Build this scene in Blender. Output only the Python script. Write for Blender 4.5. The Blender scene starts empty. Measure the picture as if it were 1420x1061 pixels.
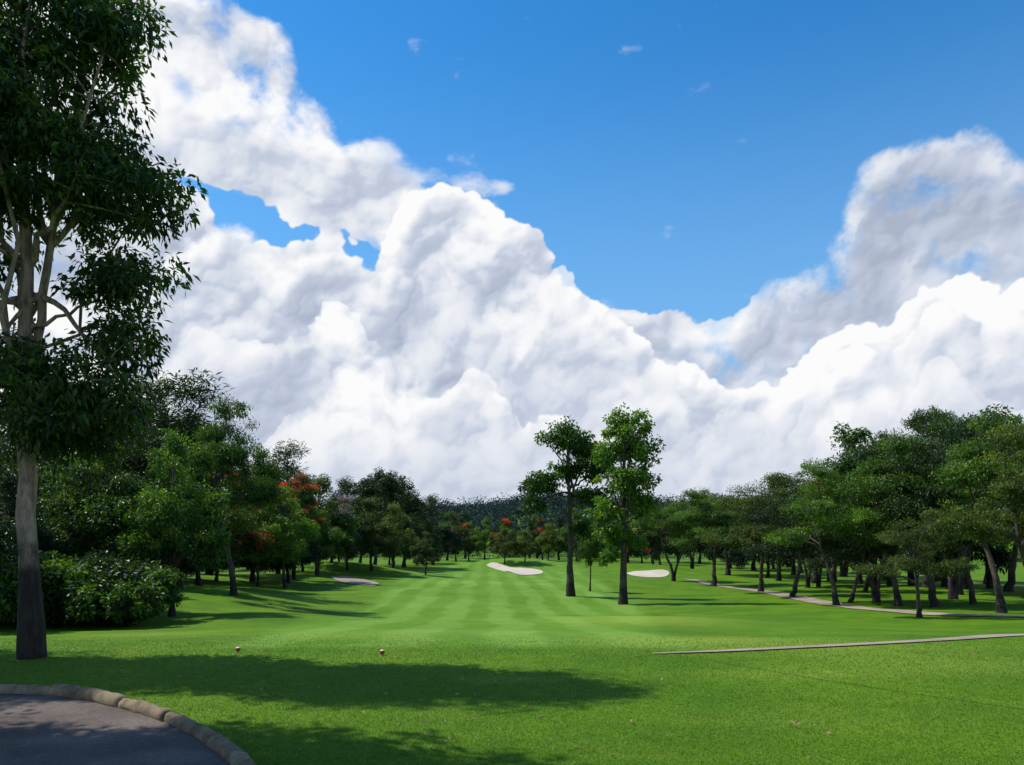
import bpy, math, numpy as np
from mathutils import Vector
W_,F_,HY,EYE=1420.0,1050.0,740.0,1.8
scene=bpy.context.scene
COL=scene.collection
# ------------------------------------------------------------------ terrain
PY=np.array([-200,-20,0,8,12,16,24,36,45,60,90,130,180,250,400,900,3000.])
PZ=np.array([-1,0,0,0,0.0,-0.39,-1.12,-2.08,-2.4,-2.88,-3.6,-4.14,-4.9,-5.6,-5.6,-4,-4.])
_t=np.linspace(-200,3000,64001)
_z=np.interp(_t,PY,PZ)
def _sm(z,n):
    k=np.hanning(n); k/=k.sum()
    return np.convolve(np.pad(z,(n//2,n//2),'edge'),k,'valid')[:len(z)]
_z1=_sm(_z,81); _z2=_sm(_z,401)
_b=np.clip((_t-30)/40,0,1)
_z=_z1*(1-_b)+_z2*_b
def sstep(x,a,b):
    t=np.clip((x-a)/(b-a),0,1); return t*t*(3-2*t)
MOUNDS=[(0.8,132,9,7,1.9),(19.0,112,8,6,1.2),(-19.5,90,8,6,1.3),(-9,70,10,12,0.5),(6,30,5,6,0.15),(-16,38,6,8,0.7),(-8,52,7,7,0.45),(9,75,9,9,0.5),(-8.5,26,3,4,0.28),(-4,100,9,9,0.5)]
def T(X,Y):
    X=np.asarray(X,float);Y=np.asarray(Y,float)
    z=np.interp(Y,_t,_z)
    z=z+1.1*sstep(-X,9,26)*sstep(Y,16,28)*(1-sstep(Y,110,160))
    z=z+0.35*sstep(X,8,26)*sstep(Y,16,40)*(1-sstep(Y,60,90))
    for (mx,my,sx,sy,a) in MOUNDS:
        z=z+a*np.exp(-((X-mx)/sx)**2-((Y-my)/sy)**2)
    w=sstep(Y,11,25)
    z=z+w*0.10*(np.sin(X*0.21+1.3)*np.sin(Y*0.13)+0.6*np.sin(X*0.45+Y*0.22))
    r=sstep(Y,280,430)*(1-sstep(Y,520,900))
    z=z+r*(19.5+3.0*np.sin(X*0.021+0.5)+1.5*np.sin(X*0.06))
    return z
_ys=np.geomspace(3,700,6000)
def hit(px,py):
    dx=(px-710)/F_; s=(py-HY)/F_
    g=T(dx*_ys,_ys); r=EYE-s*_ys
    i=int(np.argmax(g>=r)); 
    if not (g>=r).any(): i=len(_ys)-1
    Y=_ys[i]
    if i>0:
        a=(r-g)[i-1]; b=(r-g)[i]
        if a-b>1e-9: Y=_ys[i-1]+(_ys[i]-_ys[i-1])*a/(a-b)
    X=dx*Y
    return float(X),float(Y),float(T(X,Y))
# ------------------------------------------------------------------ mesh helper
def mesh_np(name,V,Fq,mats,midx=None,attrs=None,smooth=None,edges=True):
    V=np.asarray(V,np.float32); Fq=np.asarray(Fq,np.int32)
    k=Fq.shape[1]; n=len(Fq)
    me=bpy.data.meshes.new(name)
    me.vertices.add(len(V)); me.vertices.foreach_set('co',V.ravel())
    me.loops.add(n*k); me.loops.foreach_set('vertex_index',Fq.ravel())
    me.polygons.add(n); me.polygons.foreach_set('loop_start',np.arange(0,n*k,k,dtype=np.int32))
    for m in mats: me.materials.append(m)
    if midx is not None: me.polygons.foreach_set('material_index',np.asarray(midx,np.int32))
    if smooth is None: sm=np.zeros(n,bool)
    elif smooth is True: sm=np.ones(n,bool)
    else: sm=np.asarray(smooth,bool)
    me.polygons.foreach_set('use_smooth',sm)
    if attrs:
        for an,av in attrs.items():
            a=me.attributes.new(an,'FLOAT','POINT'); a.data.foreach_set('value',np.asarray(av,np.float32))
    me.update(calc_edges=True); me.validate()
    return me
def add_obj(name,me,loc=(0,0,0),rot=(0,0,0),sc=(1,1,1)):
    o=bpy.data.objects.new(name,me); o.location=loc; o.rotation_euler=rot; o.scale=sc
    COL.objects.link(o); return o
# ------------------------------------------------------------------ material helper
class NB:
    def __init__(s,nt): s.nt=nt; s.n=nt.nodes; s.l=nt.links
    def put(s,sock,v):
        if v is None: return
        if isinstance(v,bpy.types.NodeSocket): s.l.new(v,sock)
        else: sock.default_value=v
    def m(s,op,a,b=None,c=None,clamp=False):
        n=s.n.new('ShaderNodeMath'); n.operation=op; n.use_clamp=clamp
        s.put(n.inputs[0],a); s.put(n.inputs[1],b); s.put(n.inputs[2],c); return n.outputs[0]
    def v(s,op,a,b=None,scale=None):
        n=s.n.new('ShaderNodeVectorMath'); n.operation=op
        s.put(n.inputs[0],a); s.put(n.inputs[1],b)
        if scale is not None: s.put(n.inputs['Scale'],scale)
        return n.outputs[0]
    def ss(s,x,a,b,o0=0.0,o1=1.0,kind='SMOOTHSTEP'):
        n=s.n.new('ShaderNodeMapRange'); n.interpolation_type=kind
        s.put(n.inputs['Value'],x); s.put(n.inputs['From Min'],a); s.put(n.inputs['From Max'],b)
        s.put(n.inputs['To Min'],o0); s.put(n.inputs['To Max'],o1); return n.outputs[0]
    def noise(s,vec,scale,detail=3,rough=0.5,out=0):
        n=s.n.new('ShaderNodeTexNoise'); s.put(n.inputs['Vector'],vec)
        n.inputs['Scale'].default_value=scale; n.inputs['Detail'].default_value=detail; n.inputs['Roughness'].default_value=rough
        return n.outputs[out]
    def mix(s,f,a,b,mode='MIX'):
        n=s.n.new('ShaderNodeMix'); n.data_type='RGBA'; n.blend_type=mode
        s.put(n.inputs[0],f); s.put(n.inputs[6],a); s.put(n.inputs[7],b); return n.outputs[2]
def C(r,g,b): return (r,g,b,1.0)
def newmat(name):
    m=bpy.data.materials.new(name); m.use_nodes=True
    nb=NB(m.node_tree); bs=m.node_tree.nodes['Principled BSDF']; out=m.node_tree.nodes['Material Output']
    return m,nb,bs,out
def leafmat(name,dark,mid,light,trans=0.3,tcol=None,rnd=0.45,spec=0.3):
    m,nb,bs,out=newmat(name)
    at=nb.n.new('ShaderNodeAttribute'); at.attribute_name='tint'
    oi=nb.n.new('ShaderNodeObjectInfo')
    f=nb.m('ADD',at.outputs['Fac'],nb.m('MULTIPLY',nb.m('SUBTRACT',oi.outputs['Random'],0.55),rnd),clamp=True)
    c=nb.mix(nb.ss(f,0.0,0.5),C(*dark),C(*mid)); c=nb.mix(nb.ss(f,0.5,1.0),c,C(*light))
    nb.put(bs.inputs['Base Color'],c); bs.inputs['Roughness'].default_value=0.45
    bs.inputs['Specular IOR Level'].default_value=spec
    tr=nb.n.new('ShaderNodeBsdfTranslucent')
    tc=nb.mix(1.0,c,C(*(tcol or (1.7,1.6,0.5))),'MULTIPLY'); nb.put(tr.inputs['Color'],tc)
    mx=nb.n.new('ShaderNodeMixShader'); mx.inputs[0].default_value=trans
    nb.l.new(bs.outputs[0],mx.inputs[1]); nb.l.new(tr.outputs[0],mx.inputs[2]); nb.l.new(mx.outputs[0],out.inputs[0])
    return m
M_leaf_main=leafmat('leaf_dark_green',(0.012,0.030,0.008),(0.032,0.076,0.012),(0.085,0.165,0.020),0.3)
M_leaf_mid=leafmat('leaf_mid_green',(0.013,0.036,0.007),(0.042,0.104,0.011),(0.13,0.235,0.023),0.32)
M_leaf_lite=leafmat('leaf_bright_green',(0.020,0.056,0.008),(0.066,0.155,0.013),(0.18,0.31,0.028),0.34)
M_leaf_dark=leafmat('leaf_deep_green',(0.007,0.019,0.006),(0.019,0.048,0.010),(0.056,0.112,0.016),0.27)
M_leaf_olive=leafmat('leaf_olive_green',(0.024,0.045,0.008),(0.068,0.110,0.014),(0.16,0.215,0.025),0.32)
M_leaf_haze=leafmat('leaf_distant_hazed',(0.024,0.046,0.044),(0.030,0.055,0.050),(0.038,0.067,0.058),0.15,(1,1,1),spec=0.05)  # bluish distance haze painted into the leaf colour
M_flower=leafmat('flame_flower',(0.50,0.035,0.008),(0.75,0.08,0.012),(0.85,0.16,0.02),0.35,(1.2,1,1),0.1)
M_flower_p=leafmat('pink_flower',(0.35,0.2,0.35),(0.5,0.3,0.5),(0.6,0.4,0.6),0.3,(1,1,1))
def barkmat(name,ca,cb,dark_h):
    m,nb,bs,out=newmat(name)
    tc=nb.n.new('ShaderNodeTexCoord'); ob=tc.outputs['Object']
    st=nb.v('MULTIPLY',ob,(9,9,2.2))
    n=nb.noise(st,1.3,6,0.65); n2=nb.noise(ob,1.7,3)
    c=nb.mix(nb.ss(n,0.3,0.7),C(*ca),C(*cb))
    sp=nb.n.new('ShaderNodeSeparateXYZ'); nb.put(sp.inputs[0],ob)
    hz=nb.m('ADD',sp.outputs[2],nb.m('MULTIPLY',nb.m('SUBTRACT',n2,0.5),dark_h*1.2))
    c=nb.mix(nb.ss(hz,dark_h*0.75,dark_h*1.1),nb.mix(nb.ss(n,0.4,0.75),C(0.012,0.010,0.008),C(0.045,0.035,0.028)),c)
    nb.put(bs.inputs['Base Color'],c); bs.inputs['Roughness'].default_value=0.9
    bp=nb.n.new('ShaderNodeBump'); bp.inputs['Strength'].default_value=0.9; bp.inputs['Distance'].default_value=0.04
    nb.put(bp.inputs['Height'],n); nb.l.new(bp.outputs[0],bs.inputs['Normal'])
    return m
M_bark=barkmat('bark_grey_brown',(0.12,0.09,0.065),(0.38,0.30,0.23),1.7)
M_bark_d=barkmat('bark_dark',(0.030,0.022,0.017),(0.095,0.072,0.055),1.0)
# ------------------------------------------------------------------ tree generator
def tube(pts,rad,ns=6):
    pts=np.asarray(pts,float); n=len(pts)
    tg=np.gradient(pts,axis=0); tg/=np.linalg.norm(tg,axis=1)[:,None]+1e-9
    ref=np.array([0.31,0.95,0.05]); 
    a=np.cross(tg,ref); a/=np.linalg.norm(a,axis=1)[:,None]+1e-9; b=np.cross(tg,a)
    th=np.linspace(0,2*np.pi,ns,endpoint=False)
    V=pts[:,None,:]+np.asarray(rad)[:,None,None]*(np.cos(th)[None,:,None]*a[:,None,:]+np.sin(th)[None,:,None]*b[:,None,:])
    i=np.arange(n-1)[:,None]*ns; j=np.arange(ns)[None,:]; k=(np.arange(ns)[None,:]+1)%ns
    Fq=np.stack([i+j,i+k,i+ns+k,i+ns+j],-1).reshape(-1,4)
    return V.reshape(-1,3),Fq
def norm(a): return a/(np.linalg.norm(a,axis=-1,keepdims=True)+1e-9)
def leaf_geo(rng,cen,rad,npc,L,Wd,droop,up,ctint):
    N=len(cen); idx=np.repeat(np.arange(N),npc); M=len(idx)
    d=norm(rng.normal(size=(M,3))); r=rng.random(M)**(1/2.4)
    off=d*r[:,None]*rad[idx]; pos=cen[idx]+off
    dr=norm(d*0.6+rng.normal(size=(M,3))*0.55+np.array([0,0,-droop]))
    nr=norm(rng.normal(size=(M,3))*0.65+np.array([0,0,up])+d*0.5)
    sd=norm(np.cross(dr,nr)); nn=np.cross(sd,dr)
    l=(L*(0.65+0.7*rng.random(M)))[:,None]; w=(Wd*(0.7+0.6*rng.random(M)))[:,None]
    v0=pos; mid=pos+dr*l*0.45
    v1=mid+sd*w*0.5+nn*w*0.12; v3=mid-sd*w*0.5+nn*w*0.12; v2=pos+dr*l-np.array([0,0,1])*l*0.12
    V=np.stack([v0,v1,v2,v3],1).reshape(-1,3)
    Fq=np.arange(M*4).reshape(-1,4)
    tint=np.clip(ctint[idx]+rng.normal(size=M)*0.17+0.2*(off[:,2]/(rad[idx][:,2]+1e-6)),0,1)  # random tint, plus clump tops painted lighter as if sunlit
    return V,Fq,np.repeat(tint,4),M
def build_tree(name,seed,trunks,ells,clump_r,npc,L,Wd,leaf,bark,droop=0.3,up=0.5,flat=0.7,n_limbs=9,limb_r=0.07,
               flower=None,flower_frac=0.0,rb=2.4,shellbias=2.2,limb_from=(0.45,0.95)):
    rng=np.random.default_rng(seed)
    VV=[];FF=[];MI=[];TT=[];SM=[];off=0
    def add(V,Fq,mi,tint,sm):
        nonlocal off
        VV.append(V);FF.append(Fq+off);MI.append(np.full(len(Fq),mi));SM.append(np.full(len(Fq),sm))
        TT.append(tint if tint is not None else np.zeros(len(V))); off+=len(V)
    tps=[]
    for pts,r0,r1 in trunks:
        pts=np.asarray(pts,float); m=len(pts)
        t=np.linspace(0,m-1,14*1+m); P=np.stack([np.interp(t,np.arange(m),pts[:,k]) for k in range(3)],1)
        P[1:-1,:2]+=rng.normal(size=(len(P)-2,2))*r0*0.12
        s=t/(m-1); R=r0*(1-s)+r1*s; R=R*(1+0.55*np.exp(-s*18)); R*=1+rng.normal(size=len(R))*0.03
        P[0,2]-=0.3
        V,Fq=tube(P,R,10); add(V,Fq,0,None,True); tps.append((P,R))
    cs=[]
    for (cx,cy,cz,rx,ry,rz,cnt) in ells:
        d=norm(rng.normal(size=(cnt,3))); r=rng.random(cnt)**(1/shellbias)
        cs.append(np.array([cx,cy,cz])+d*r[:,None]*np.array([rx,ry,rz]))
    cs=np.concatenate(cs); N=len(cs)
    li=[int(rng.integers(N))]
    dist=np.linalg.norm(cs-cs[li[0]],axis=1)
    for _ in range(n_limbs-1):
        k=int(np.argmax(dist*(0.75+0.5*rng.random(N)))); li.append(k); dist=np.minimum(dist,np.linalg.norm(cs-cs[k],axis=1))
    nodes=[];nrad=[]
    for k in li:
        e=cs[k]; P,R=tps[int(rng.integers(len(tps)))]
        f=limb_from[0]+(limb_from[1]-limb_from[0])*rng.random()
        zt=P[0,2]+(P[-1,2]-P[0,2])*f; zt=min(zt,max(e[2]-0.15*abs(e[2]),P[0,2]+(P[-1,2]-P[0,2])*limb_from[0]))
        j=int(np.argmin(abs(P[:,2]-zt))); s=P[j]
        Dd=np.linalg.norm(e-s); c1=s+(e-s)*0.35+np.array([0,0,0.16*Dd]); 
        c1=c1+rng.normal(size=3)*0.06*Dd
        t=np.linspace(0,1,9)[:,None]; B=(1-t)**2*s+2*t*(1-t)*c1+t*t*e
        B[1:-1]+=rng.normal(size=(7,3))*0.018*Dd
        r0=min(limb_r*(0.7+0.6*rng.random()),R[j]*0.85); RR=r0*(1-t[:,0])**0.8+0.012
        V,Fq=tube(B,RR,6); add(V,Fq,0,None,True); nodes.append(B[2:]);nrad.append(RR[2:])
    for P,R in tps:
        h=len(P)//2; nodes.append(P[h:]);nrad.append(R[h:])
    nodes=np.concatenate(nodes);nrad=np.concatenate(nrad)
    for k in range(N):
        e=cs[k]; dd=np.linalg.norm(nodes-e,axis=1)+0.8*np.maximum(0,nodes[:,2]-e[2]); j=int(np.argmin(dd))
        s=nodes[j]; Dd=np.linalg.norm(e-s)
        if Dd<0.05: continue
        c1=(s+e)/2+np.array([0,0,0.1*Dd])+rng.normal(size=3)*0.07*Dd
        t=np.linspace(0,1,5)[:,None]; B=(1-t)**2*s+2*t*(1-t)*c1+t*t*e
        V,Fq=tube(B,(min(nrad[j]*0.6,0.02+0.012*Dd)*(1-t[:,0])+0.006),4); add(V,Fq,0,None,True)
    sz=clump_r*(0.55+0.9*rng.random(N)); rad=np.stack([sz,sz,sz*flat],1)*(0.85+0.3*rng.random((N,3)))
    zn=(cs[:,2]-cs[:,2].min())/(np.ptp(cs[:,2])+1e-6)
    ct=np.clip(0.34+0.2*zn+rng.normal(size=N)*0.18,0,1)  # higher clumps painted lighter to stand for sunlight on the crown
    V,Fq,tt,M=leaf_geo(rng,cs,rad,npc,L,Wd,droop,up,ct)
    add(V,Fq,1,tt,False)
    mats=[bark,leaf]
    if flower:
        mats.append(flower)
        sel=rng.random(N)<flower_frac*(0.3+1.4*zn)
        if sel.any():
            V,Fq,tt,M=leaf_geo(rng,cs[sel]+np.array([0,0,0.15]),rad[sel]*1.1,int(npc*0.8),L*1.0,Wd*1.5,0,0.6,ct[sel])
            add(V,Fq,2,tt,False)
    return mesh_np(name,np.concatenate(VV),np.concatenate(FF),mats,np.concatenate(MI),{'tint':np.concatenate(TT)},np.concatenate(SM))
rg=np.random.default_rng(5)
def proto_dense(name,seed,leaf,npc=105,flower=None,ff=0,L=0.20,low=0.0,wide=1.0):
    r=np.random.default_rng(seed)
    ells=[(0,0,6.4-low*0.6,2.2*wide,2.2*wide,2.9+low*0.4,60)]
    for k in range(8):
        a=r.random()*1.2+k*0.8; z=3.9-low+4.4*r.random(); rr=(2.2 if z<6.5 else 1.5)*wide*(0.8+0.5*r.random())
        ells.append((rr*math.cos(a),rr*math.sin(a),z,1.15,1.15,0.95,17))
    ells.append((r.normal()*0.6,r.normal()*0.6,9.0,0.9,0.9,0.9,12))
    a=r.random()*6.28
    return build_tree(name,seed,[([(0,0,0),(0.15*math.cos(a),0.15*math.sin(a),2),(0.3*math.cos(a),0.2,5),(0.1,0.1,8)],0.19,0.05)],
        ells,0.56,npc,L,L*0.5,leaf,M_bark_d,flat=0.75,n_limbs=12,flower=flower,flower_frac=ff,limb_from=(0.25 if low else 0.4,0.95))
def proto_umbrella(name,seed,leaf,flower=None,ff=0,npc=120,L=0.16,ntr=2,drop=0.0,squash=1.0):
    r=np.random.default_rng(seed); ells=[(0,0,7.4,3.2*squash,3.2*squash,1.5,60),(0,0,5.9-drop*0.5,3.5*squash,3.5*squash,1.1,34)]
    for k in range(9):
        a=r.random()*1.2+k*0.7; rr=(1.8+2.6*r.random())*squash; z=4.9-drop+(3.9+drop)*r.random()*(1.3-rr/5)
        ells.append((rr*math.cos(a),rr*math.sin(a),z,1.3,1.3,0.5,17))
    ells.append((r.normal()*1.3,r.normal()*1.3,9.1,1.2,1.2,0.6,16))
    a=r.random()*6.28; c,s=math.cos(a),math.sin(a)
    tr=[([(0,0,0),(0.3*c,0.3*s,1.6),(1.1*c,1.1*s,3.6),(1.8*c,1.8*s,6.4)],0.23,0.05)]
    if ntr>1: tr.append(([(0.1,0,0.4),(-0.2*c,-0.2*s,1.6),(-0.8*c,-0.9*s,3.4),(-1.0*c,-1.4*s,6.6)],0.17,0.05))
    return build_tree(name,seed,tr,ells,0.66,npc,L,L*0.42,leaf,M_bark_d,flat=0.42,up=0.9,droop=0.1,n_limbs=12,limb_r=0.09,flower=flower,flower_frac=ff)
def proto_wispy(name,seed,leaf):
    r=np.random.default_rng(seed)
    ells=[(r.normal()*0.7,r.normal()*0.7,4+k*0.8,1.6-0.12*k,1.6-0.12*k,0.7,12) for k in range(8)]
    return build_tree(name,seed,[([(0,0,0),(0.1,0,4),(0,0.1,9.6)],0.15,0.02)],ells,0.5,60,0.30,0.06,leaf,M_bark_d,droop=-0.2,flat=1.1,n_limbs=8,limb_r=0.04)
def proto_bush(name,seed,leaf,L=0.17):
    r=np.random.default_rng(seed); ells=[(0,0,1.0,1.2,1.0,0.85,50)]
    for k in range(6): ells.append((r.normal()*0.9,r.normal()*0.7,0.7+0.8*r.random(),0.5,0.5,0.5,12))
    return build_tree(name,seed,[([(0,0,0),(0,0,0.3),(0.05,0,0.8)],0.05,0.02)],ells,0.24,75,L,L*0.5,leaf,M_bark_d,flat=0.9,n_limbs=8,limb_r=0.03)
D=[proto_dense('broadleaf_a',11,M_leaf_mid),proto_dense('broadleaf_b',12,M_leaf_lite),proto_dense('broadleaf_c',13,M_leaf_dark),
   proto_dense('broadleaf_d',14,M_leaf_olive,low=1.5),proto_dense('broadleaf_e',15,M_leaf_mid,low=2.2,wide=1.1),proto_dense('broadleaf_f',16,M_leaf_dark,low=2.4,wide=1.15),proto_dense('broadleaf_g',17,M_leaf_lite,low=0.9)]
U=[proto_umbrella('spreading_a',21,M_leaf_mid),proto_umbrella('spreading_b',22,M_leaf_olive,ntr=1,drop=0.8),proto_umbrella('spreading_c',23,M_leaf_mid,ntr=1,drop=1.2,squash=0.85),proto_umbrella('spreading_d',24,M_leaf_dark,drop=0.8,squash=0.9),
   proto_umbrella('spreading_e',25,M_leaf_lite,ntr=1,drop=0.6),proto_umbrella('spreading_f',26,M_leaf_dark,ntr=1,drop=1.8,squash=0.8)]
FL=[proto_umbrella('flame_a',31,M_leaf_mid,M_flower,0.15),proto_dense('flame_b',32,M_leaf_mid,flower=M_flower,ff=0.20,low=1.5),proto_dense('flame_c',34,M_leaf_dark,flower=M_flower,ff=0.10,low=2)]
PKM=proto_dense('pinkflower',33,M_leaf_olive,flower=M_flower_p,ff=0.25,low=1.5)
WI=proto_wispy('wispy',41,M_leaf_dark)
BU=[proto_bush('bush_a',51,M_leaf_mid),proto_bush('bush_b',52,M_leaf_mid),proto_bush('bush_c',53,M_leaf_dark)]
def place(name,me,px,Y,top,wx=1.0,h0=10.0,py=None,rot=None):
    if py is not None: X,Y,z=hit(px,py)
    else: X=(px-710)/F_*Y; z=float(T(X,Y))
    ht=EYE+(HY-top)/F_*Y-z; s=ht/h0
    return add_obj(name,me,(X,Y,z-0.05),(0,0,rg.random()*6.28 if rot is None else rot),(s*wx,s*wx,s))
# ---- the near tall tree on the left
bx,by,bz=hit(44,912)
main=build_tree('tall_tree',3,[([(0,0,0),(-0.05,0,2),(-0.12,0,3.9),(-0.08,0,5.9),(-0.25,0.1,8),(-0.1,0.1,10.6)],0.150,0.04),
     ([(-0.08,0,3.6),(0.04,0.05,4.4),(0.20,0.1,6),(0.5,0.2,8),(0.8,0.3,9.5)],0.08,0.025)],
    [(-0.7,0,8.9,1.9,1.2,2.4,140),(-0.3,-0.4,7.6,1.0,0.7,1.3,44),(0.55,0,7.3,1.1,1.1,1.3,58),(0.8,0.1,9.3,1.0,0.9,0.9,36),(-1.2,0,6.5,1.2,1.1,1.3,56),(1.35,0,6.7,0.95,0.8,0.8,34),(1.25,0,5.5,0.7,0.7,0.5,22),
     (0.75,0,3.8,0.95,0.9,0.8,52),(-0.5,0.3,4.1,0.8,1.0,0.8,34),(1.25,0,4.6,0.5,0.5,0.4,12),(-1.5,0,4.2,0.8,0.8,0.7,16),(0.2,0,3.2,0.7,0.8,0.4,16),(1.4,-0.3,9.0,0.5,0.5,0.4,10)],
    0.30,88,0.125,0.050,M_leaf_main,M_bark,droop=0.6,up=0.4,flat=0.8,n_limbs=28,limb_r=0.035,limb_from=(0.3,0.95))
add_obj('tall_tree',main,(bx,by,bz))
# off-frame roadside trees casting the foreground shade
shade=build_tree('shade_tree',4,[([(0,0,0),(0.1,0,2.5),(0.3,0,5),(0.6,0,8)],0.2,0.06)],
    [(0.6,0,7.9,2.1,1.35,1.5,120),(-1.5,0.4,7.3,1.5,1.1,1.4,50)],0.38,105,0.16,0.07,M_leaf_main,M_bark,droop=0.6,n_limbs=16,limb_r=0.06)
add_obj('shade_tree',shade,(-8.4,7.5,0))
add_obj('shade_tree',shade,(-13.0,12.2,0),(0,0,2.8),(1,1,1.05))
add_obj('shade_tree',shade,(-11.3,10.4,0),(0,0,0.3),(0.9,0.7,0.9))
add_obj('shade_tree',shade,(-9.7,4.6,0),(0,0,3.3),(0.9,0.9,0.95))
# ---- two centre trees
cx,cy,cz=hit(864,838)
ct1=build_tree('fairway_tree_r',7,[([(0,0,0),(0.05,0,3),(0.0,0,6),(0.1,0,9),(0.1,0,11.2)],0.22,0.04)],
    [(0.05,0,10.6,1.5,1.5,1.1,44),(0.95,0,9.2,1.2,1.2,0.9,36),(-0.8,0,9.0,0.9,1.0,0.7,20),(0.4,0,7.4,1.9,1.6,1.0,52),(-1.1,0,5.7,0.9,1.1,0.7,22),(1.4,0,5.9,0.9,1.1,0.8,24),(-0.6,0,4.2,0.8,0.9,0.7,20),(0.7,0,3.9,0.5,0.6,0.5,8),(-0.8,0,2.9,0.6,0.6,0.5,9)],
    0.40,64,0.20,0.12,M_leaf_lite,M_bark_d,droop=0.4,flat=0.8,n_limbs=16,limb_r=0.06,limb_from=(0.3,0.95))
add_obj('fairway_tree',ct1,(cx,cy,cz))
cx,cy,cz=hit(792,827)
ct2=build_tree('fairway_tree_l',8,[([(0,0,0),(-0.05,0,3),(-0.1,0,6),(-0.2,0,9),(0.1,0,11.6)],0.25,0.04),([(-0.1,0,5.8),(0.2,0,7.5),(1.0,0,9.6)],0.12,0.04)],
    [(-0.5,0,11.0,1.7,1.6,1.0,44),(0.9,0,10.3,1.0,1.2,0.8,22),(1.5,0,8.9,1.3,1.4,0.9,34),(-2.2,0,7.7,1.3,1.3,0.8,34),(-0.6,0,8.6,1.1,1.2,0.7,20),(1.2,0,7.0,1.2,1.2,0.7,24),(-2.6,0,6.4,0.8,0.9,0.5,14),(0.9,0,4.8,0.8,0.8,0.6,10)],
    0.44,62,0.22,0.13,M_leaf_lite,M_bark_d,droop=0.4,flat=0.8,n_limbs=16,limb_r=0.07,limb_from=(0.4,0.95))
add_obj('fairway_tree',ct2,(cx,cy,cz))
place('young_tree',D[0],818,0,712,wx=0.6,py=820)
# ---- left woods
place('broadleaf_tree',D[6],238,0,590,wx=0.85,py=855)
place('broadleaf_tree',U[2],325,0,546,wx=0.66,py=826)
place('flame_tree',FL[1],325,42,655,wx=0.85)
place('broadleaf_tree',D[6],395,0,672,wx=0.95,py=816)
place('broadleaf_tree',D[0],128,27,600,wx=1.0)
for (p,Y,t,k,w) in [(-60,26,570,5,1.1),(30,30,585,5,1.1),(95,36,600,4,1.1),(170,38,585,2,1.0),(10,24,650,5,1.0),(-120,20,560,5,1.1),
    (275,46,640,4,1.1),(215,50,560,2,1.1),(400,62,690,5,1.2),(440,78,655,4,1.1),(350,60,640,5,1.1),(150,55,560,5,1.2),(60,48,560,5,1.2),
    (480,95,662,5,1.1),(290,70,610,5,1.2),(560,120,664,5,1.1),(520,110,650,2,1.0),(600,150,686,5,1.2),(460,88,690,3,1.1),(-40,60,560,5,1.3),
    (300,56,700,5,1.2),(350,66,705,5,1.2),(420,80,715,5,1.3),(470,100,715,5,1.3),(250,44,700,5,1.2),(200,38,690,5,1.2),(150,33,680,5,1.1),(540,130,720,5,1.3),(585,160,725,5,1.3),
    (545,125,645,2,0.9),(500,118,655,2,0.9),(385,75,640,2,1.0),(110,42,575,2,1.0),(70,40,565,4,1.0),(310,90,640,2,1.3)]:
    place('broadleaf_tree',D[k],p,Y,t,wx=w)
place('flame_tree',FL[0],408,66,652,wx=0.6); place('flame_tree',FL[1],358,56,668,wx=0.7)
place('flowering_tree',PKM,482,84,686,wx=1.0)
for (p,Y,t) in [(205,44,525),(228,50,545),(400,85,625)]:
    place('casuarina_tree',WI,p,Y,t,wx=1.4)
place('broadleaf_tree',D[3],515,0,686,wx=1.15,py=792); place('broadleaf_tree',D[3],545,96,694,wx=1.0)
place('small_tree',D[3],590,0,734,wx=1.0,py=797)
place('broadleaf_tree',D[4],440,74,700,wx=1.1)
# hedge of shrubs
for i in range(28):
    p=-80+i*9.4+rg.normal()*4
    Y=22+5*rg.random()
    place('shrub',BU[i%3],p,Y,782+rg.normal()*8-(p<20)*12,wx=1.1,h0=1.9)
for i in range(60):
    Y=30+i*1.8; X=-0.38*Y-9-rg.random()*6+ (Y>75)*(Y-75)*0.10
    s=1.3+rg.random()*1.0
    add_obj('shrub',BU[2],(X,Y,float(T(X,Y))-0.1),(0,0,rg.random()*6),(s*1.5,s*1.5,s))
# ---- far row across the fairway end
for (p,Y,t,k,w) in [(575,165,700,5,1.1),(620,190,708,4,1.2),(645,215,708,5,1.2),(672,200,716,4,1.1),(700,220,716,5,1.2),(745,215,712,4,1.2),(775,200,714,5,1.2),
     (735,190,720,5,1.1),(800,180,704,4,1.1),(835,190,702,5,1.2),(870,170,697,4,1.2),(905,175,692,5,1.1),(940,165,690,4,1.1),(970,160,684,5,1.1),(650,185,722,3,1),(760,180,724,3,1)]:
    place('broadleaf_tree',D[k],p,Y,t,wx=w)
for (p,Y,t,k) in [(632,178,708,2),(700,185,720,1),(752,190,716,2),(915,150,700,2)]:
    place('flame_tree',FL[k],p,Y,t)
place('small_tree',D[3],700,0,730,wx=1.1,py=781); place('small_tree',D[3],728,0,733,wx=1.1,py=780)
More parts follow.
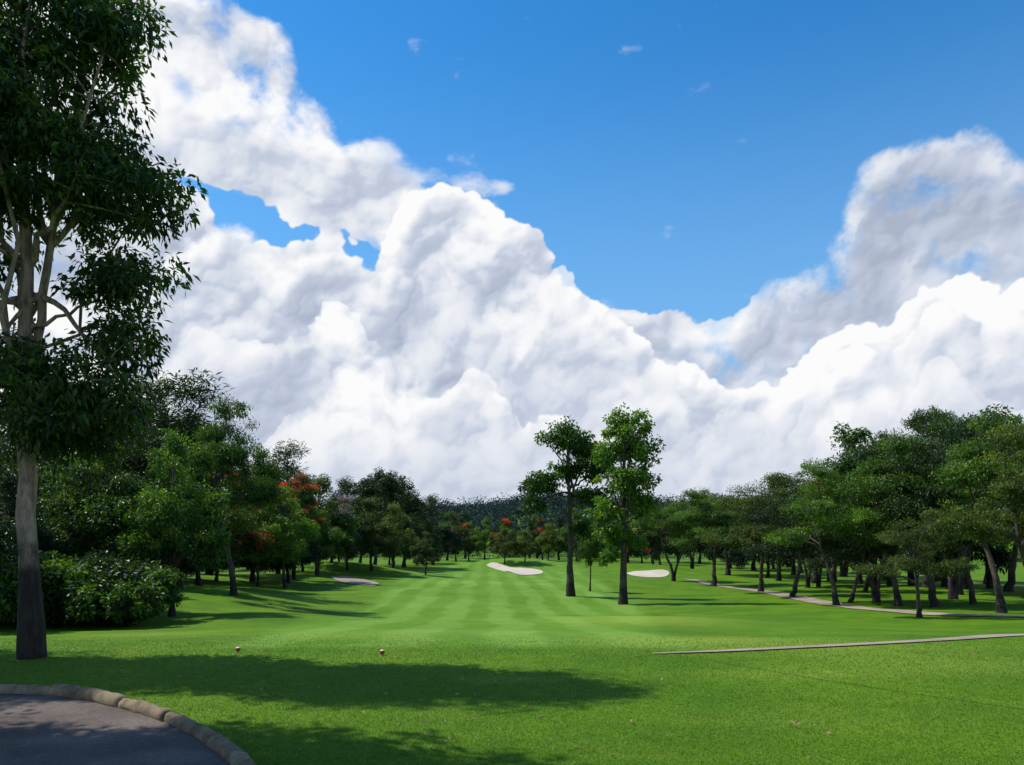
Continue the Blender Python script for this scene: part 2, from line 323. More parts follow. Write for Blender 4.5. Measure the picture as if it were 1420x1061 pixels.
# ---- right woods
for (p,pyb,t,k,w) in [(935,806,690,0,1.0),(990,813,672,2,1.1),(1055,821,650,1,0.95),(1100,828,665,5,1.0),(1160,840,630,4,0.85),(1215,836,650,3,0.95),
     (1247,841,598,2,0.85),(1275,856,700,1,1.0),(1295,842,580,5,0.9),(1322,831,556,3,0.8),(1390,850,565,2,0.85),(1440,858,575,1,0.85),(1180,836,695,5,1.0),(1350,838,640,4,0.9)]:
    place('spreading_tree',U[k],p,0,t,wx=w,py=pyb)
for (p,Y,t,k,w) in [(1010,100,678,0,1.2),(1080,85,664,3,1.1),(1130,75,648,5,1.1),(1190,66,622,0,1.0),(1235,60,572,3,0.8),(1285,58,592,2,0.9),(1340,55,552,3,0.7),(1400,52,565,5,0.9),
     (1450,48,575,0,1),(1500,45,580,2,1),(960,120,690,3,1.1),(1110,110,672,0,1.2),(1170,95,650,3,1.2),(1045,120,680,2,1.2),(1230,85,640,2,1.2),(1300,80,640,0,1.2),(1370,72,640,3,1.2),(1120,62,690,3,1.0),(1200,54,690,5,1.0)]:
    place('spreading_tree',U[k],p,Y,t,wx=w)
for (p,Y,t,k) in [(1065,95,690,5),(1150,85,680,4),(1210,72,620,2),(1265,66,600,2),(1310,62,620,5),(1375,60,600,2),(1010,118,700,5),(1330,50,565,2),(1210,62,582,0),(1155,78,640,2),(1100,100,660,0)]:
    place('broadleaf_tree',D[k],p,Y,t,wx=1.1)
place('flame_tree',FL[2],905,120,702,wx=0.9); place('flame_tree',FL[0],1135,62,664,wx=0.7)
for i in range(24):
    Y=95+i*4.0; X=0.34*Y+6+i*2.2+rg.normal()*3
    if i>10: X=20+ (i-10)*9
    add_obj('broadleaf_tree',D[[4,5][i%2]],(X,Y+30,float(T(X,Y+30))-0.1),(0,0,rg.random()*6),(1.1,1.1,0.95))
# ---- undergrowth along the wood edges : one object
r=np.random.default_rng(71); ce=[]
for i in range(150):
    Y=r.uniform(34,165); X=-0.40*Y-13-r.random()*8+(Y>75)*(Y-75)*0.14; ce.append((X,Y,1.2))
for i in range(190):
    X=r.uniform(-85,130); Y=r.uniform(222,236)-max(0,X-20)*0.5; ce.append((X,Y,2.0))
ce=np.array(ce); s=ce[:,2]*(0.8+0.6*r.random(len(ce)))
cen=np.stack([ce[:,0],ce[:,1],T(ce[:,0],ce[:,1])+s*0.5],1)
V,Fq,tt,M=leaf_geo(r,cen,np.stack([s*1.5,s*1.3,s],1),170,0.42,0.24,0.1,0.5,np.clip(0.35+0.15*r.normal(size=len(ce)),0,1))
add_obj('undergrowth',mesh_np('undergrowth',V,Fq,[M_leaf_dark],None,{'tint':tt}))
# ---- distant forest on the ridge: one object
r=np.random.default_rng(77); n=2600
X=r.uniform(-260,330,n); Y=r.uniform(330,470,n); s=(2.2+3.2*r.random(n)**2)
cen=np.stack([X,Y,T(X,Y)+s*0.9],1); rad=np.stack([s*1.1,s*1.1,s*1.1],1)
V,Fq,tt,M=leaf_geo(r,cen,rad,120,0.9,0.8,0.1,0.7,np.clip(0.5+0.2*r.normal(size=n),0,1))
add_obj('distant_forest',mesh_np('distant_forest',V,Fq,[M_leaf_haze],None,{'tint':tt}))
# ------------------------------------------------------------------ ground
def tmat():
    m,nb,bs,out=newmat('turf')
    g=nb.n.new('ShaderNodeNewGeometry'); P=g.outputs['Position']
    sp=nb.n.new('ShaderNodeSeparateXYZ'); nb.put(sp.inputs[0],P); x,y=sp.outputs[0],sp.outputs[1]
    wob=nb.m('MULTIPLY',nb.m('SUBTRACT',nb.noise(P,0.22,2),0.5),1.6)
    u=nb.m('ADD',nb.m('ADD',x,nb.m('MULTIPLY',y,0.03)),wob)
    st=nb.m('SINE',nb.m('MULTIPLY',u,2*math.pi/2.3)); st=nb.ss(st,-0.5,0.5)
    v=nb.m('ADD',nb.m('ADD',nb.m('MULTIPLY',x,0.35),y),nb.m('MULTIPLY',wob,1.5))
    cr=nb.ss(nb.m('SINE',nb.m('MULTIPLY',v,2*math.pi/13)),-0.3,0.3)
    a=nb.n.new('ShaderNodeAttribute'); a.attribute_name='fairway'; fw=a.outputs['Fac']
    b=nb.n.new('ShaderNodeAttribute'); b.attribute_name='tone'; tone=b.outputs['Fac']
    n1=nb.noise(P,0.35,4,0.6); n2=nb.noise(P,3.0,5,0.65); n3=nb.noise(P,45,4,0.7); n4=nb.noise(P,0.9,3); n5=nb.noise(P,0.10,3)
    base=nb.mix(nb.ss(n1,0.3,0.7),C(0.056,0.140,0.004),C(0.100,0.198,0.006))
    fbase=nb.mix(nb.ss(n1,0.3,0.7),C(0.080,0.190,0.009),C(0.104,0.220,0.012))
    pale=nb.mix(nb.ss(n2,0.3,0.7),C(0.190,0.322,0.055),C(0.165,0.298,0.040))  # paler turf colour of the mowing stripes
    amp=nb.ss(n5,0.32,0.66,0.5,1.0)
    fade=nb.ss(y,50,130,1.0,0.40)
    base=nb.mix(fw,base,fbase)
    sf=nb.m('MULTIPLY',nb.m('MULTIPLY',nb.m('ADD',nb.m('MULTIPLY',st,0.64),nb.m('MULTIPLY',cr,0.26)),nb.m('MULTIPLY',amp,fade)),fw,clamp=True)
    c=nb.mix(sf,base,pale)
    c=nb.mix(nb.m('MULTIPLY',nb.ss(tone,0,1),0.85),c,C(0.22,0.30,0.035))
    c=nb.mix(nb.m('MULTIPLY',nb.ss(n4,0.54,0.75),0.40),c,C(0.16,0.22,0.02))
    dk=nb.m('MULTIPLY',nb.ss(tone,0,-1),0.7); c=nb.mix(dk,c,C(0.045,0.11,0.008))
    ax,ay,bx_,by_=2.6,10.9,5.6,7.1; L=math.hypot(bx_-ax,by_-ay); nx,ny=-(by_-ay)/L,(bx_-ax)/L
    dl=nb.m('ADD',nb.m('ADD',nb.m('MULTIPLY',nb.m('SUBTRACT',x,ax),nx),nb.m('MULTIPLY',nb.m('SUBTRACT',y,ay),ny)),nb.m('MULTIPLY',wob,0.4))
    ln=nb.m('MULTIPLY',nb.ss(nb.m('ABSOLUTE',dl),0.06,0.015),nb.ss(x,2.2,3.2))
    c=nb.mix(nb.m('MULTIPLY',ln,0.65),c,C(0.03,0.08,0.006))
    fine=nb.ss(n3,0.25,0.75,0.62,1.32,'LINEAR'); cc=nb.n.new('ShaderNodeCombineXYZ')
    for k in range(3): nb.put(cc.inputs[k],fine)
    c=nb.mix(1.0,c,cc.outputs[0],'MULTIPLY')
    med=nb.ss(n2,0.25,0.75,0.82,1.18,'LINEAR'); cc=nb.n.new('ShaderNodeCombineXYZ')
    for k in range(3): nb.put(cc.inputs[k],med)
    c=nb.mix(1.0,c,cc.outputs[0],'MULTIPLY')
    nb.put(bs.inputs['Base Color'],c); bs.inputs['Roughness'].default_value=0.85; bs.inputs['Specular IOR Level'].default_value=0.1
    bp=nb.n.new('ShaderNodeBump'); bp.inputs['Strength'].default_value=0.5; bp.inputs['Distance'].default_value=0.02
    nb.put(bp.inputs['Height'],nb.noise(P,60,4,0.7)); nb.l.new(bp.outputs[0],bs.inputs['Normal'])
    return m
M_turf=tmat()
tx=np.sinh(np.linspace(-math.asinh(2600/8),math.asinh(2600/8),420))*8
ty=8+np.sinh(np.linspace(-math.asinh(200/8),math.asinh(2900/8),430))*8
GX,GY=np.meshgrid(tx,ty); GZ=T(GX,GY)
V=np.stack([GX,GY,GZ],-1).reshape(-1,3); nx_,ny_=len(tx),len(ty)
i=np.arange(ny_-1)[:,None]*nx_; j=np.arange(nx_-1)[None,:]
Fq=np.stack([i+j,i+j+1,i+nx_+j+1,i+nx_+j],-1).reshape(-1,4)
fx,fy=V[:,0],V[:,1]
cxl=np.interp(fy,[12,20,45,90,130,200],[-0.8,-1.2,0,-2,0,0]); hw=np.interp(fy,[12,20,45,90,200],[4.0,5,8,11,14])
fair=sstep(fy,11.9,12.7)*(1-sstep(np.abs(fx-cxl),hw*0.88,hw*1.06))
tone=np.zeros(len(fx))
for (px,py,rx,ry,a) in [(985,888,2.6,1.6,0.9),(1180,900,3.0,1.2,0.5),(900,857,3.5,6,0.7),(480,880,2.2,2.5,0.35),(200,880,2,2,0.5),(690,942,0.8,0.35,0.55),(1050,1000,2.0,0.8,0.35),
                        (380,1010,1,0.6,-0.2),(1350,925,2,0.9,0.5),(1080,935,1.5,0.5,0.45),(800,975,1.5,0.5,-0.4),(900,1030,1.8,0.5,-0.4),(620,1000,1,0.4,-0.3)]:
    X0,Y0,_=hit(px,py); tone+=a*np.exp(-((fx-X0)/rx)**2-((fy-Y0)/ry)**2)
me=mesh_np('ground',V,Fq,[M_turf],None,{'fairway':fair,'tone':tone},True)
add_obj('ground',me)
# ------------------------------------------------------------------ draped sheets
def smat(name,ca,cb,scale,rough=0.95,bump=0.4,fine=None):
    m,nb,bs,out=newmat(name); g=nb.n.new('ShaderNodeNewGeometry'); P=g.outputs['Position']
    n=nb.noise(P,scale,5,0.6); c=nb.mix(nb.ss(n,0.3,0.7),C(*ca),C(*cb))
    n2=nb.noise(P,scale*25,3,0.7)
    cc=nb.n.new('ShaderNodeCombineXYZ'); f=nb.ss(n2,0.2,0.8,0.6,1.4,'LINEAR')
    for k in range(3): nb.put(cc.inputs[k],f)
    c=nb.mix(1.0,c,cc.outputs[0],'MULTIPLY')
    nb.put(bs.inputs['Base Color'],c); bs.inputs['Roughness'].default_value=rough; bs.inputs['Specular IOR Level'].default_value=0.2
    bp=nb.n.new('ShaderNodeBump'); bp.inputs['Strength'].default_value=bump; bp.inputs['Distance'].default_value=0.02
    nb.put(bp.inputs['Height'],n2); nb.l.new(bp.outputs[0],bs.inputs['Normal']); return m
M_sand=smat('bunker_sand',(0.46,0.38,0.30),(0.58,0.50,0.41),0.6)
M_sand_shade=smat('bunker_sand_shaded',(0.24,0.185,0.13),(0.34,0.275,0.20),0.6)  # darker copy of the sand: shade on the left bunker painted in
M_path=smat('path_concrete',(0.24,0.18,0.14),(0.38,0.30,0.24),0.8)
M_road=smat('asphalt',(0.085,0.064,0.055),(0.15,0.118,0.10),1.2,bump=0.6)
M_kerb=smat('kerb_stone',(0.17,0.125,0.075),(0.38,0.30,0.19),5.0,bump=0.9)
def catmull(P,n=12):
    P=np.asarray(P,float); Q=np.vstack([2*P[0]-P[1],P,2*P[-1]-P[-2]]); o=[]
    for k in range(1,len(Q)-2):
        for t in np.linspace(0,1,n,endpoint=False):
            o.append(0.5*((2*Q[k])+(-Q[k-1]+Q[k+1])*t+(2*Q[k-1]-5*Q[k]+4*Q[k+1]-Q[k+2])*t*t+(-Q[k-1]+3*Q[k]-3*Q[k+1]+Q[k+2])*t**3))
    o.append(Q[-2]); return np.array(o)
def bunker(name,pxo,mat,lift=0.05):
    pts=np.array([hit(*p)[:2] for p in pxo]); c=pts.mean(0)
    lp=catmull(np.vstack([pts,pts[:1]]),8)[:-1]; n=len(lp); R=10
    V=[];Fq=[]
    for k in range(R+1):
        q=c+(lp-c)*(k/R if k else 0.02)
        z=T(q[:,0],q[:,1])+lift; V.append(np.stack([q[:,0],q[:,1],z],1))
    V=np.concatenate(V)
    for k in range(R):
        for a in range(n): Fq.append((k*n+a,k*n+(a+1)%n,(k+1)*n+(a+1)%n,(k+1)*n+a))
    add_obj(name,mesh_np(name,V,Fq,[mat],None,None,True))
bunker('sand_bunker',[(674,784),(682,780.5),(694,782),(708,787),(725,788),(745,790),(753,794),(742,797),(715,796),(692,791)],M_sand)
bunker('sand_bunker',[(868,795),(880,792.5),(900,791.5),(918,790.5),(928,794),(922,800),(900,801),(880,799)],M_sand)
bunker('sand_bunker',[(458,800),(480,799.5),(500,803),(524,809),(518,813),(495,811),(470,807)],M_sand_shade)
def strip(name,C_,w,mat,lift,w0=None):
    P=catmull(C_,14); d=np.gradient(P,axis=0); d/=np.linalg.norm(d,axis=1)[:,None]; nn=np.stack([-d[:,1],d[:,0]],1)
    ww=np.full(len(P),w) if w0 is None else np.linspace(w0**0.5,w**0.5,len(P))**2
    cols=[]
    for t in np.linspace(-0.5,0.5,5):
        q=P+nn*t*ww[:,None]; cols.append(np.stack([q[:,0],q[:,1],T(q[:,0],q[:,1])+lift],1))
    V=np.stack(cols,1).reshape(-1,3); n=len(P); Fq=[(a*5+b,a*5+b+1,a*5+b+6,a*5+b+5) for a in range(n-1) for b in range(4)]
    add_obj(name,mesh_np(name,V,Fq,[mat],None,None,True))
strip('cart_path',[hit(*p)[:2] for p in [(905,907.5),(945,906),(1010,903.5),(1100,899),(1200,894),(1320,887),(1420,881),(1560,875)]],0.75,M_path,0.02,0.06)
strip('cart_path',[hit(*p)[:2] for p in [(950,803),(985,810),(1040,818),(1110,830),(1180,842),(1280,851),(1360,854),(1440,856),(1560,860)]],1.3,M_path,0.03)
# ---- foreground road + kerb
edge=np.array([(-16,10.2),(-11,9.3),(-7.6,8.75),(-5.75,8.55),(-4.95,8.4),(-4.25,8.0),(-3.5,7.45),(-2.85,6.8),(-2.35,6.2),(-1.95,5.6),(-1.65,4.8),(-1.5,3.5),(-1.5,1.5),(-1.5,-3),(-1.5,-12)])
E=catmull(edge,14); d=np.gradient(E,axis=0); d/=np.linalg.norm(d,axis=1)[:,None]; nr=np.stack([d[:,1],-d[:,0]],1)
if (E[60]+nr[60])[0]>E[60][0]: nr=-nr
wr=3.2; cols=[]
for t in np.linspace(0,1,6):
    q=E+nr*t*wr; cols.append(np.stack([q[:,0],q[:,1],T(q[:,0],q[:,1])+0.012],1))
V=np.stack(cols,1).reshape(-1,3); n=len(E)
Fq=[(a*6+b,a*6+b+1,a*6+b+7,a*6+b+6) for a in range(n-1) for b in range(5)]
add_obj('road',mesh_np('road',V,Fq,[M_road],None,None,True))
def kerb(name,P2,seed):
    rng=np.random.default_rng(seed)
    s=np.concatenate([[0],np.cumsum(np.linalg.norm(np.diff(P2,axis=0),axis=1))]); tot=s[-1]
    VV=[];FF=[];off=0; a=0.0
    while a<tot-0.2:
        ln=0.75+0.5*rng.random(); b=min(a+ln,tot); t=np.linspace(a+0.006,b-0.006,14)
        p=np.stack([np.interp(t,s,P2[:,0]),np.interp(t,s,P2[:,1])],1)
        rr=0.078*(1+0.06*rng.normal()); R=rr*(1+0.05*rng.normal(size=14)); R[0]*=0.9;R[-1]*=0.9
        z=np.full(14,0.03+0.008*rng.normal())
        P=np.stack([p[:,0],p[:,1],z],1); P[:,:2]+=rng.normal(size=2)*0.006
        P=np.vstack([P[:1],P,P[-1:]]); R=np.concatenate([[0.004],R,[0.004]])
        P[0,:2]-=(P[2,:2]-P[1,:2])*0.05; P[-1,:2]+=(P[-2,:2]-P[-3,:2])*0.05
        V,Fq=tube(P,R,12); V=V+rng.normal(size=V.shape)*0.004
        VV.append(V);FF.append(Fq+off);off+=len(V);a=b
    add_obj(name,mesh_np(name,np.concatenate(VV),np.concatenate(FF),[M_kerb],None,None,True))
kerb('stone_kerb',E,1); kerb('stone_kerb',E+nr*wr,2)
# ------------------------------------------------------------------ grass blades (one object)
M_blade=leafmat('grass_blade',(0.052,0.136,0.004),(0.088,0.186,0.006),(0.17,0.26,0.014),0.25,(1.3,1.3,0.5))
r=np.random.default_rng(9); N=420000
Y=4.3*(19/4.3)**(r.random(N)**1.25); X=r.uniform(-0.78,0.78,N)*Y
def side_ok(X,Y):
    o=np.argsort(E[:,1]); return X>np.interp(Y,E[o,1],E[o,0])+0.07
k=(side_ok(X,Y)|(Y>8.9+np.maximum(0,-X-5)*0.25))&((Y<11.8)|(r.random(N)<np.clip(1-(Y-11.8)/6,0,1)*0.6))
X,Y=X[k],Y[k]; N=len(X)
an=r.random(N)*6.28; h=0.015*(0.5+0.9*r.random(N)); w=0.0032*(0.7+0.6*r.random(N))*np.clip(Y/6,1,2)
o=np.argsort(E[:,1]); dk=np.abs(X-np.interp(Y,E[o,1],E[o,0])); h=h*(1+1.6*np.exp(-(dk/0.12)**2))
ln=r.normal(size=(N,2))*0.012; Z=T(X,Y)-0.002
dxv,dyv=np.cos(an)*w,np.sin(an)*w
V=np.stack([np.stack([X-dxv,Y-dyv,Z],1),np.stack([X+dxv,Y+dyv,Z],1),np.stack([X+ln[:,0],Y+ln[:,1],Z+h],1)],1).reshape(-1,3)
tt=np.repeat(np.clip(0.5+0.25*r.normal(size=N),0,1),3)
add_obj('grass',mesh_np('grass',V,np.arange(N*3).reshape(-1,3),[M_blade],None,{'tint':tt}))
# ------------------------------------------------------------------ tee markers, fallen leaves
def tee_marker(px,py):
    X,Y,Z=hit(px,py); import bmesh
    bm=bmesh.new(); bmesh.ops.create_uvsphere(bm,u_segments=20,v_segments=12,radius=0.038)
    for v in bm.verts: v.co.z=v.co.z*0.95+0.052
    bmesh.ops.create_cone(bm,cap_ends=True,segments=10,radius1=0.008,radius2=0.008,depth=0.05)
    me=bpy.data.meshes.new('tee_marker'); bm.to_mesh(me); bm.free()
    m,nb,bs,out=newmat('tee_marker_paint'); tc=nb.n.new('ShaderNodeTexCoord'); sp=nb.n.new('ShaderNodeSeparateXYZ'); nb.put(sp.inputs[0],tc.outputs['Object'])
    nb.put(bs.inputs['Base Color'],nb.mix(nb.ss(sp.outputs[2],0.072,0.076),C(0.30,0.02,0.012),C(0.7,0.62,0.58))); bs.inputs['Roughness'].default_value=0.4
    me.materials.append(m)
    for p in me.polygons: p.use_smooth=True
    add_obj('tee_marker',me,(X,Y,Z))
tee_marker(330,905); tee_marker(530,909)
r=np.random.default_rng(21); n=90
cen=[]
for k in range(n):
    px=r.uniform(20,640) if k<70 else r.uniform(640,1400); py=r.uniform(905,1050)
    if px<400 and py>965: px+=400
    X,Y,Z=hit(px,py); cen.append((X,Y,Z+0.02))
X,Y,Z=hit(1103,1010); cen=np.array(cen)
M_dry=leafmat('dry_leaf',(0.22,0.12,0.04),(0.35,0.24,0.09),(0.5,0.42,0.2),0.2,(1,1,1))
V1,F1,t1,_=leaf_geo(r,cen,np.full((n,3),0.01),1,0.045,0.025,0,1.0,np.full(n,0.5))
V2,F2,t2,_=leaf_geo(r,np.array([(X,Y,Z+0.02)]),np.full((1,3),0.01),3,0.10,0.035,0,1.0,np.full(1,0.7))
add_obj('fallen_leaves',mesh_np('fallen_leaves',np.concatenate([V1,V2]),np.concatenate([F1,F2+len(V1)]),[M_dry],None,{'tint':np.concatenate([t1,t2])}))
# ------------------------------------------------------------------ sun + sky
sd=Vector((-0.93,0.30,0)).normalized(); EL=math.radians(53)
sv=Vector((sd.x*math.cos(EL),sd.y*math.cos(EL),math.sin(EL)))
sun=bpy.data.lights.new('sun','SUN'); sun.energy=5.0; sun.angle=math.radians(0.5); sun.color=(1.0,0.96,0.86)
so=bpy.data.objects.new('sun',sun); COL.objects.link(so); so.rotation_euler=(-sv).to_track_quat('-Z','Y').to_euler(); so.location=(-40,20,60)
w=bpy.data.worlds.new('World'); scene.world=w; w.use_nodes=True
nt=w.node_tree; nb=NB(nt); bg=nt.nodes['Background']; bg.inputs['Strength'].default_value=0.1
sky=nb.n.new('ShaderNodeTexSky'); sky.sky_type='NISHITA'; sky.sun_disc=False; sky.sun_elevation=EL
sky.sun_rotation=math.atan2(sd.x,sd.y); sky.air_density=1.0; sky.dust_density=0.3; sky.ozone_density=2.5
tc=nb.n.new('ShaderNodeTexCoord'); sp=nb.n.new('ShaderNodeSeparateXYZ'); nb.put(sp.inputs[0],tc.outputs['Generated'])
skc=nb.mix(1.0,sky.outputs[0],C(0.32,1.22,1.78),'MULTIPLY')
skc=nb.mix(nb.ss(sp.outputs[2],0.58,0.18,0,0.68),skc,C(2.6,5.3,8.6))
nb.put(bg.inputs['Color'],skc)
# ---- cumulus clouds: relief of thousands of puffs, sun shading painted into emission on a sky wall
du=0.0013
Uin=np.arange(-0.645,0.645,du); Uout=np.arange(0.645+0.012,math.pi,0.012)
U=np.concatenate([-Uout[::-1],Uin,Uout]); U=np.concatenate([U,[math.pi]]); U[0]=-math.pi
Vv=np.concatenate([np.arange(-0.014,0.80,du),np.arange(0.805,1.05,0.012)])
nu,nv=len(U),len(Vv)
UU,VV2=np.meshgrid(U,Vv); UU=UU.astype(np.float32); VV2=VV2.astype(np.float32)
rt=np.random.default_rng(123); TAB=rt.random((256,256)).astype(np.float32)
def vn(x,y):
    xi=np.floor(x).astype(np.int32); yi=np.floor(y).astype(np.int32); fx=x-xi; fy=y-yi
    fx=fx*fx*(3-2*fx); fy=fy*fy*(3-2*fy); x0=xi&255;x1=(xi+1)&255;y0=yi&255;y1=(yi+1)&255
    return (TAB[y0,x0]*(1-fx)+TAB[y0,x1]*fx)*(1-fy)+(TAB[y1,x0]*(1-fx)+TAB[y1,x1]*fx)*fy
def fbm(x,y,f,o,g=0.5,s=0.0):
    a=1.0;t=0;r_=0
    for k in range(o):
        r_=r_+a*vn(x*f+17.3*k+s,y*f+9.1*k+s*1.7); t+=a; a*=g; f*=2.03
    return (r_/t).astype(np.float32)
def box(A,n,ax):
    if n<1: return A
    A=np.moveaxis(A,ax,0); p=np.concatenate([np.repeat(A[:1],n+1,0),A,np.repeat(A[-1:],n,0)]); c=np.cumsum(p,0,dtype=np.float64)
    o=((c[2*n+1:]-c[:-2*n-1])/(2*n+1)).astype(np.float32); return np.moveaxis(o,0,ax)
def blur(A,n):
    for _ in range(2): A=box(box(A,n,0),n,1)
    return A
def curve(pts,jit=0.0,sd=0):
    a=[];e=[]
    for (px,py) in pts:
        t=math.atan((px-710)/F_); a.append(t); e.append((HY-py)/F_*math.cos(t))
    a=np.array(a);e=np.array(e)
    rr=np.random.default_rng(sd+50); kx=np.arange(-3.3,3.3,0.035); kv=rr.normal(size=len(kx))*jit
    def f(u):
        u=np.asarray(u,float); v=np.interp(u,a,e)+np.interp(u,kx,kv); far=np.clip((np.abs(u)-0.75)/0.5,0,1)
        return v*(1-far)+far*np.minimum(0.45+0.16*np.sin(u*5.1)+0.07*np.sin(u*13),0.62)
    return f
top1=curve([(-250,-100),(-100,-150),(100,-140),(200,-60),(270,-5),(330,10),(375,40),(395,85),(402,150),(430,190),(470,215),(510,200),(555,245),(575,290),(640,310),(700,320),(735,340),(745,375),(770,405),(820,420),(865,442),(930,448),(1010,452),(1040,436),(1100,390),(1150,370),(1178,350),(1195,290),(1205,235),(1240,222),(1300,215),(1335,205),(1380,200),(1420,230),(1560,220),(1750,200)],0.004,1)
top2=curve([(-150,300),(0,430),(150,420),(240,360),(290,325),(330,315),(400,380),(430,345),(470,345),(500,385),(528,415),(543,345),(575,290),(610,285),(690,296),(732,325),(745,385),(770,405),(800,405),(850,445),(900,510),(1000,530),(1090,560),(1130,490),(1180,450),(1230,470),(1280,410),(1340,385),(1380,430),(1420,410),(1700,380)],0.008,2)
top3=curve([(-150,520),(0,560),(200,530),(280,480),(330,500),(400,465),(460,445),(510,500),(560,560),(640,590),(690,560),(735,500),(760,440),(800,425),(850,470),(880,550),(1000,590),(1110,610),(1140,560),(1180,525),(1230,560),(1280,475),(1320,455),(1360,530),(1400,500),(1700,520)],0.028,3)
top4=curve([(-150,640),(200,600),(420,640),(480,560),(560,640),(660,600),(720,560),(800,610),(950,640),(1080,580),(1180,620),(1300,590),(1700,620)],0.04,4)
holes=[(345,303,46,28),(398,325,22,16),(522,360,20,30),(298,266,20,14)]
wx1=(fbm(UU,VV2,28,6,0.6,3.0)-0.5); wx2=(fbm(UU,VV2,28,6,0.6,41.0)-0.5)
Uw=UU+0.034*wx1; Vw=VV2+0.034*wx2
def cloud_layer(seed,top,holes=(),gain=1.0,base=0.76,depk=0.2,rim=0.2):
    rng=np.random.default_rng(seed); H=np.full(UU.shape,-1.0,np.float32)
    hl=[(math.atan((a-710)/F_),(HY-b)/F_*math.cos(math.atan((a-710)/F_)),c/F_,d_/F_) for a,b,c,d_ in holes]
    SL=0.20
    def stamp(u,v,r,z):
        for (a,b,c,e) in hl:
            if ((u-a)/(c+r*0.7))**2+((v-b)/(e+r*0.7))**2<1: return
        m=r+0.02
        i0,i1=np.searchsorted(Vv,[v-m,v+m]); j0,j1=np.searchsorted(U,[u-m,u+m])
        if i1<=i0 or j1<=j0: return
        a=Uw[i0:i1,j0:j1]-u; b=(Vw[i0:i1,j0:j1]-v); q=r*r-a*a-b*b
        h=np.where(q>0,z+np.sqrt(np.maximum(q,0)),-1.0); np.maximum(H[i0:i1,j0:j1],h,out=H[i0:i1,j0:j1])
    def at(u,v):
        i=min(max(np.searchsorted(Vv,v),0),nv-1); j=min(max(np.searchsorted(U,u),0),nu-1); return float(H[i,j])
    def us(n):
        k=int(n*0.75); return np.concatenate([rng.uniform(-0.68,0.68,k),rng.uniform(-math.pi,math.pi,n-k)])
    for u in us(460):
        t=float(top(u)); r=rng.uniform(0.026,0.068); v=t-r*1.05-(max(t,0.05))*rng.random()**1.4; stamp(u,v,r,SL*(t-v)+rng.normal()*0.032)
    for u in us(1900):
        t=float(top(u)); r=rng.uniform(0.014,0.030)
        if rng.random()<0.35: v=t-r*rng.uniform(0.7,1.6); z=at(u,v); z=SL*(t-v)+rng.normal()*0.012 if z<-0.5 else z-0.3*r
        else:
            v=t-r-t*rng.random(); z=at(u,v)
            if z<-0.5: z=SL*(t-v)
            else: z-=0.4*r
        stamp(u,v,r,z)
    for u in us(9000):
        t=float(top(u)); r=rng.uniform(0.005,0.013)
        if rng.random()<0.35: v=t-r*rng.uniform(-0.3,2.5)
        else: v=t-t*rng.random()
        z=at(u,v)
        if z<-0.5:
            if rng.random()<0.5: continue
            z=SL*(t-v)
        else: z-=0.45*r
        stamp(u,v,r,z)
    mask=(H>-0.5).astype(np.float32)
    m3=blur(mask,1); m12=blur(mask,9); m30=blur(mask,26)
    fb=fbm(UU,VV2,22,6,0.6,seed*3.1)
    al=sstep(m3+0.25*(fb-0.5),0.25,0.9)
    soft=sstep(fbm(UU,VV2,5,3,0.5,seed*7.7),0.42,0.60)
    wis=sstep(m12*1.15+(fb-0.5)*1.5,0.50,1.20)
    al=np.clip(al*(1-soft)+wis*soft+0.4*wis*(1-soft)*(1-al),0,1)
    Hn=np.where(mask>0,H,0)
    L3=np.array([-0.50,0.66,0.56])
    def shade(n):
        k=blur(mask,n)+1e-3; h=blur(Hn,n)/k; 
        hu=np.gradient(h,U,axis=1); hv=np.gradient(h,Vv,axis=0)
        q=np.sqrt(hu*hu+hv*hv+1); return ((-hu*L3[0]-hv*L3[1]+L3[2])/q).astype(np.float32),h
    s2,h2=shade(1); s6,h6=shade(5); s20,h20=shade(18)
    s=0.20*s2+0.32*s6+0.48*s20
    ao=np.clip((h20-h2)*6,-0.4,1.0)
    t2=top(U)[None,:]; dep=sstep(t2-VV2,0.02,0.26)
    lf=fbm(UU,VV2,3.6,5,0.52,seed*5.3)
    b=base+0.52*gain*(s-0.38)-0.17*ao-depk*dep+1.0*(lf-0.5)+0.16*(fb-0.5)
    b=b+rim*(1-sstep(m12,0.4,1.0))+rim*0.9*(1-sstep(m30,0.5,1.0))
    return al.astype(np.float32),np.clip(b,0.05,1).astype(np.float32)
A=np.zeros(UU.shape,np.float32); B=np.zeros(UU.shape,np.float32)
def over(al,b):
    global A,B
    B=b*al+B*(1-al); A=al+A*(1-al)
fbw=fbm(UU,VV2*1.7,16,7,0.6,5.0)
ws=np.zeros(UU.shape,np.float32)
for (px,py,rx,ry,am) in [(760,200,42,18,0.33),(880,68,30,10,0.30),(668,258,45,20,0.42),(1095,45,25,9,0.26),(560,232,60,30,0.42),(520,205,40,14,0.35),(860,5,30,12,0.25),(700,262,16,20,0.35)]:
    a=math.atan((px-710)/F_); e=(HY-py)/F_*math.cos(a)
    ws+=am*np.exp(-((UU-a)/(rx/F_))**2-((VV2-e)/(ry/F_))**2)
over(sstep(fbw-0.72+ws,0.0,0.4)*0.7,np.full(UU.shape,0.85,np.float32))
for sd_,tp,hh,gn,bs_,dk_,rm_ in [(1,top1,holes,0.9,0.60,0.14,0.12),(2,top2,(),1.0,0.76,0.27,0.20),(3,top3,(),1.0,0.78,0.28,0.20),(4,top4,(),0.8,0.70,0.20,0.16)]:
    al,b=cloud_layer(sd_,tp,hh,gn,bs_,dk_,rm_)
    if sd_>=3: al=al*(0.55+0.45*sstep(fbm(UU,VV2,6,3,0.5,sd_*2.2),0.35,0.6))
    over(al,b)
hz=(1-sstep(VV2,0.02,0.20))*0.6; b0=0.42
B=B*(1-hz)+b0*hz*A; 
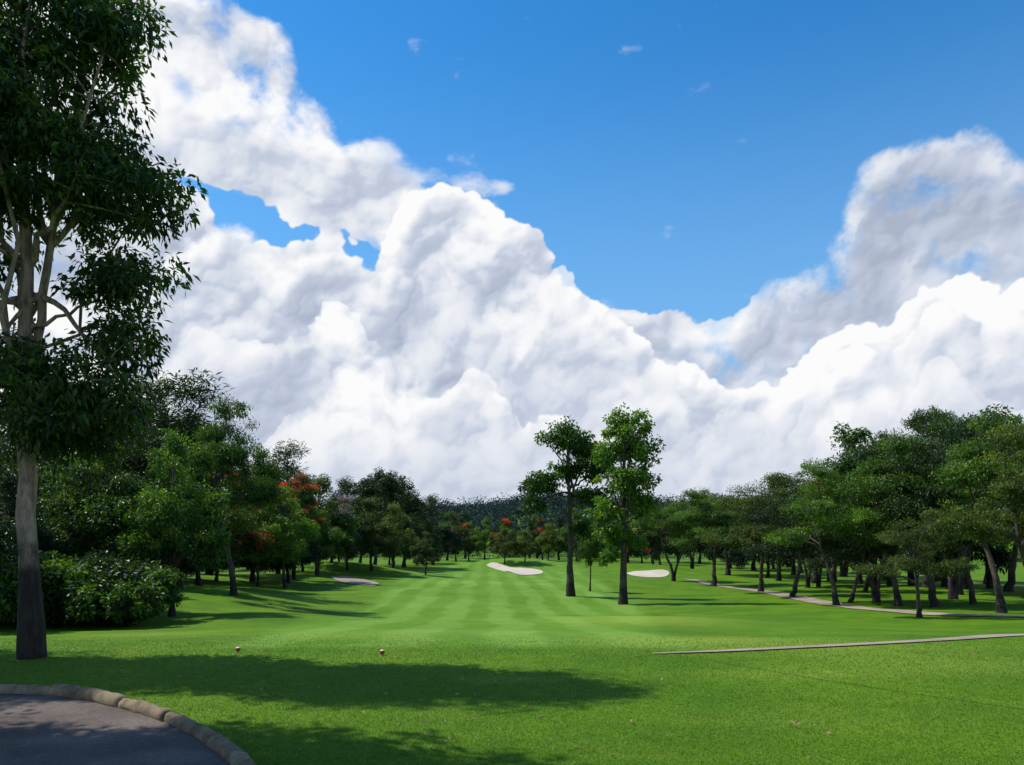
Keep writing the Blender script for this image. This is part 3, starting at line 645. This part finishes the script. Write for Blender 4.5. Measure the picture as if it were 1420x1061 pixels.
low=1-sstep(VV2,0.0,0.12); B=b0*low*(1-A)+B; A=np.maximum(A,low)
fade=1-sstep(VV2,0.92,1.04); 
Bn=np.where(A>1e-3,B/np.maximum(A,1e-3),0.8); A=A*fade
RD=6000.0
V=np.stack([RD*np.sin(UU),RD*np.cos(UU),RD*VV2+EYE],-1).reshape(-1,3)
i=np.arange(nv-1)[:,None]*nu; j=np.arange(nu-1)[None,:]
Fq=np.stack([i+j,i+j+1,i+nu+j+1,i+nu+j],-1).reshape(-1,4)
Af=A.reshape(-1); keep=Af[Fq].max(1)>0.004; Fq=Fq[keep]
used=np.zeros(len(V),bool); used[Fq.ravel()]=True; mp=np.cumsum(used)-1; Fq=mp[Fq]
m=bpy.data.materials.new('cloud_painted_light'); m.use_nodes=True; nb=NB(m.node_tree)
nb.n.remove(m.node_tree.nodes['Principled BSDF']); out=m.node_tree.nodes['Material Output']
a=nb.n.new('ShaderNodeAttribute'); a.attribute_name='alpha'; b=nb.n.new('ShaderNodeAttribute'); b.attribute_name='bright'
c=nb.mix(nb.ss(b.outputs['Fac'],0.0,0.5,kind='LINEAR'),C(0.38,0.44,0.57),C(0.59,0.65,0.77)); c=nb.mix(nb.ss(b.outputs['Fac'],0.45,0.95,kind='LINEAR'),c,C(0.97,0.97,0.98))
em=nb.n.new('ShaderNodeEmission'); nb.put(em.inputs[0],c); tr=nb.n.new('ShaderNodeBsdfTransparent'); mx=nb.n.new('ShaderNodeMixShader')
nb.put(mx.inputs[0],a.outputs['Fac']); nb.l.new(tr.outputs[0],mx.inputs[1]); nb.l.new(em.outputs[0],mx.inputs[2]); nb.l.new(mx.outputs[0],out.inputs[0])
try: m.cycles.emission_sampling='NONE'
except Exception as ex: print(ex)
add_obj('sky',mesh_np('sky',V[used],Fq,[m],None,{'alpha':Af[used],'bright':Bn.reshape(-1)[used]},True))
print('cloud faces',len(Fq))
# ------------------------------------------------------------------ camera
cam=bpy.data.cameras.new('camera'); co=bpy.data.objects.new('camera',cam); COL.objects.link(co)
co.location=(0,0,EYE); co.rotation_euler=(math.radians(90),0,0); cam.sensor_width=36; cam.lens=36*F_/W_; cam.shift_y=(HY-530.5)/W_
cam.clip_end=20000; cam.clip_start=0.05; scene.camera=co
scene.view_settings.view_transform='Standard'; scene.view_settings.look='None'; scene.view_settings.exposure=0
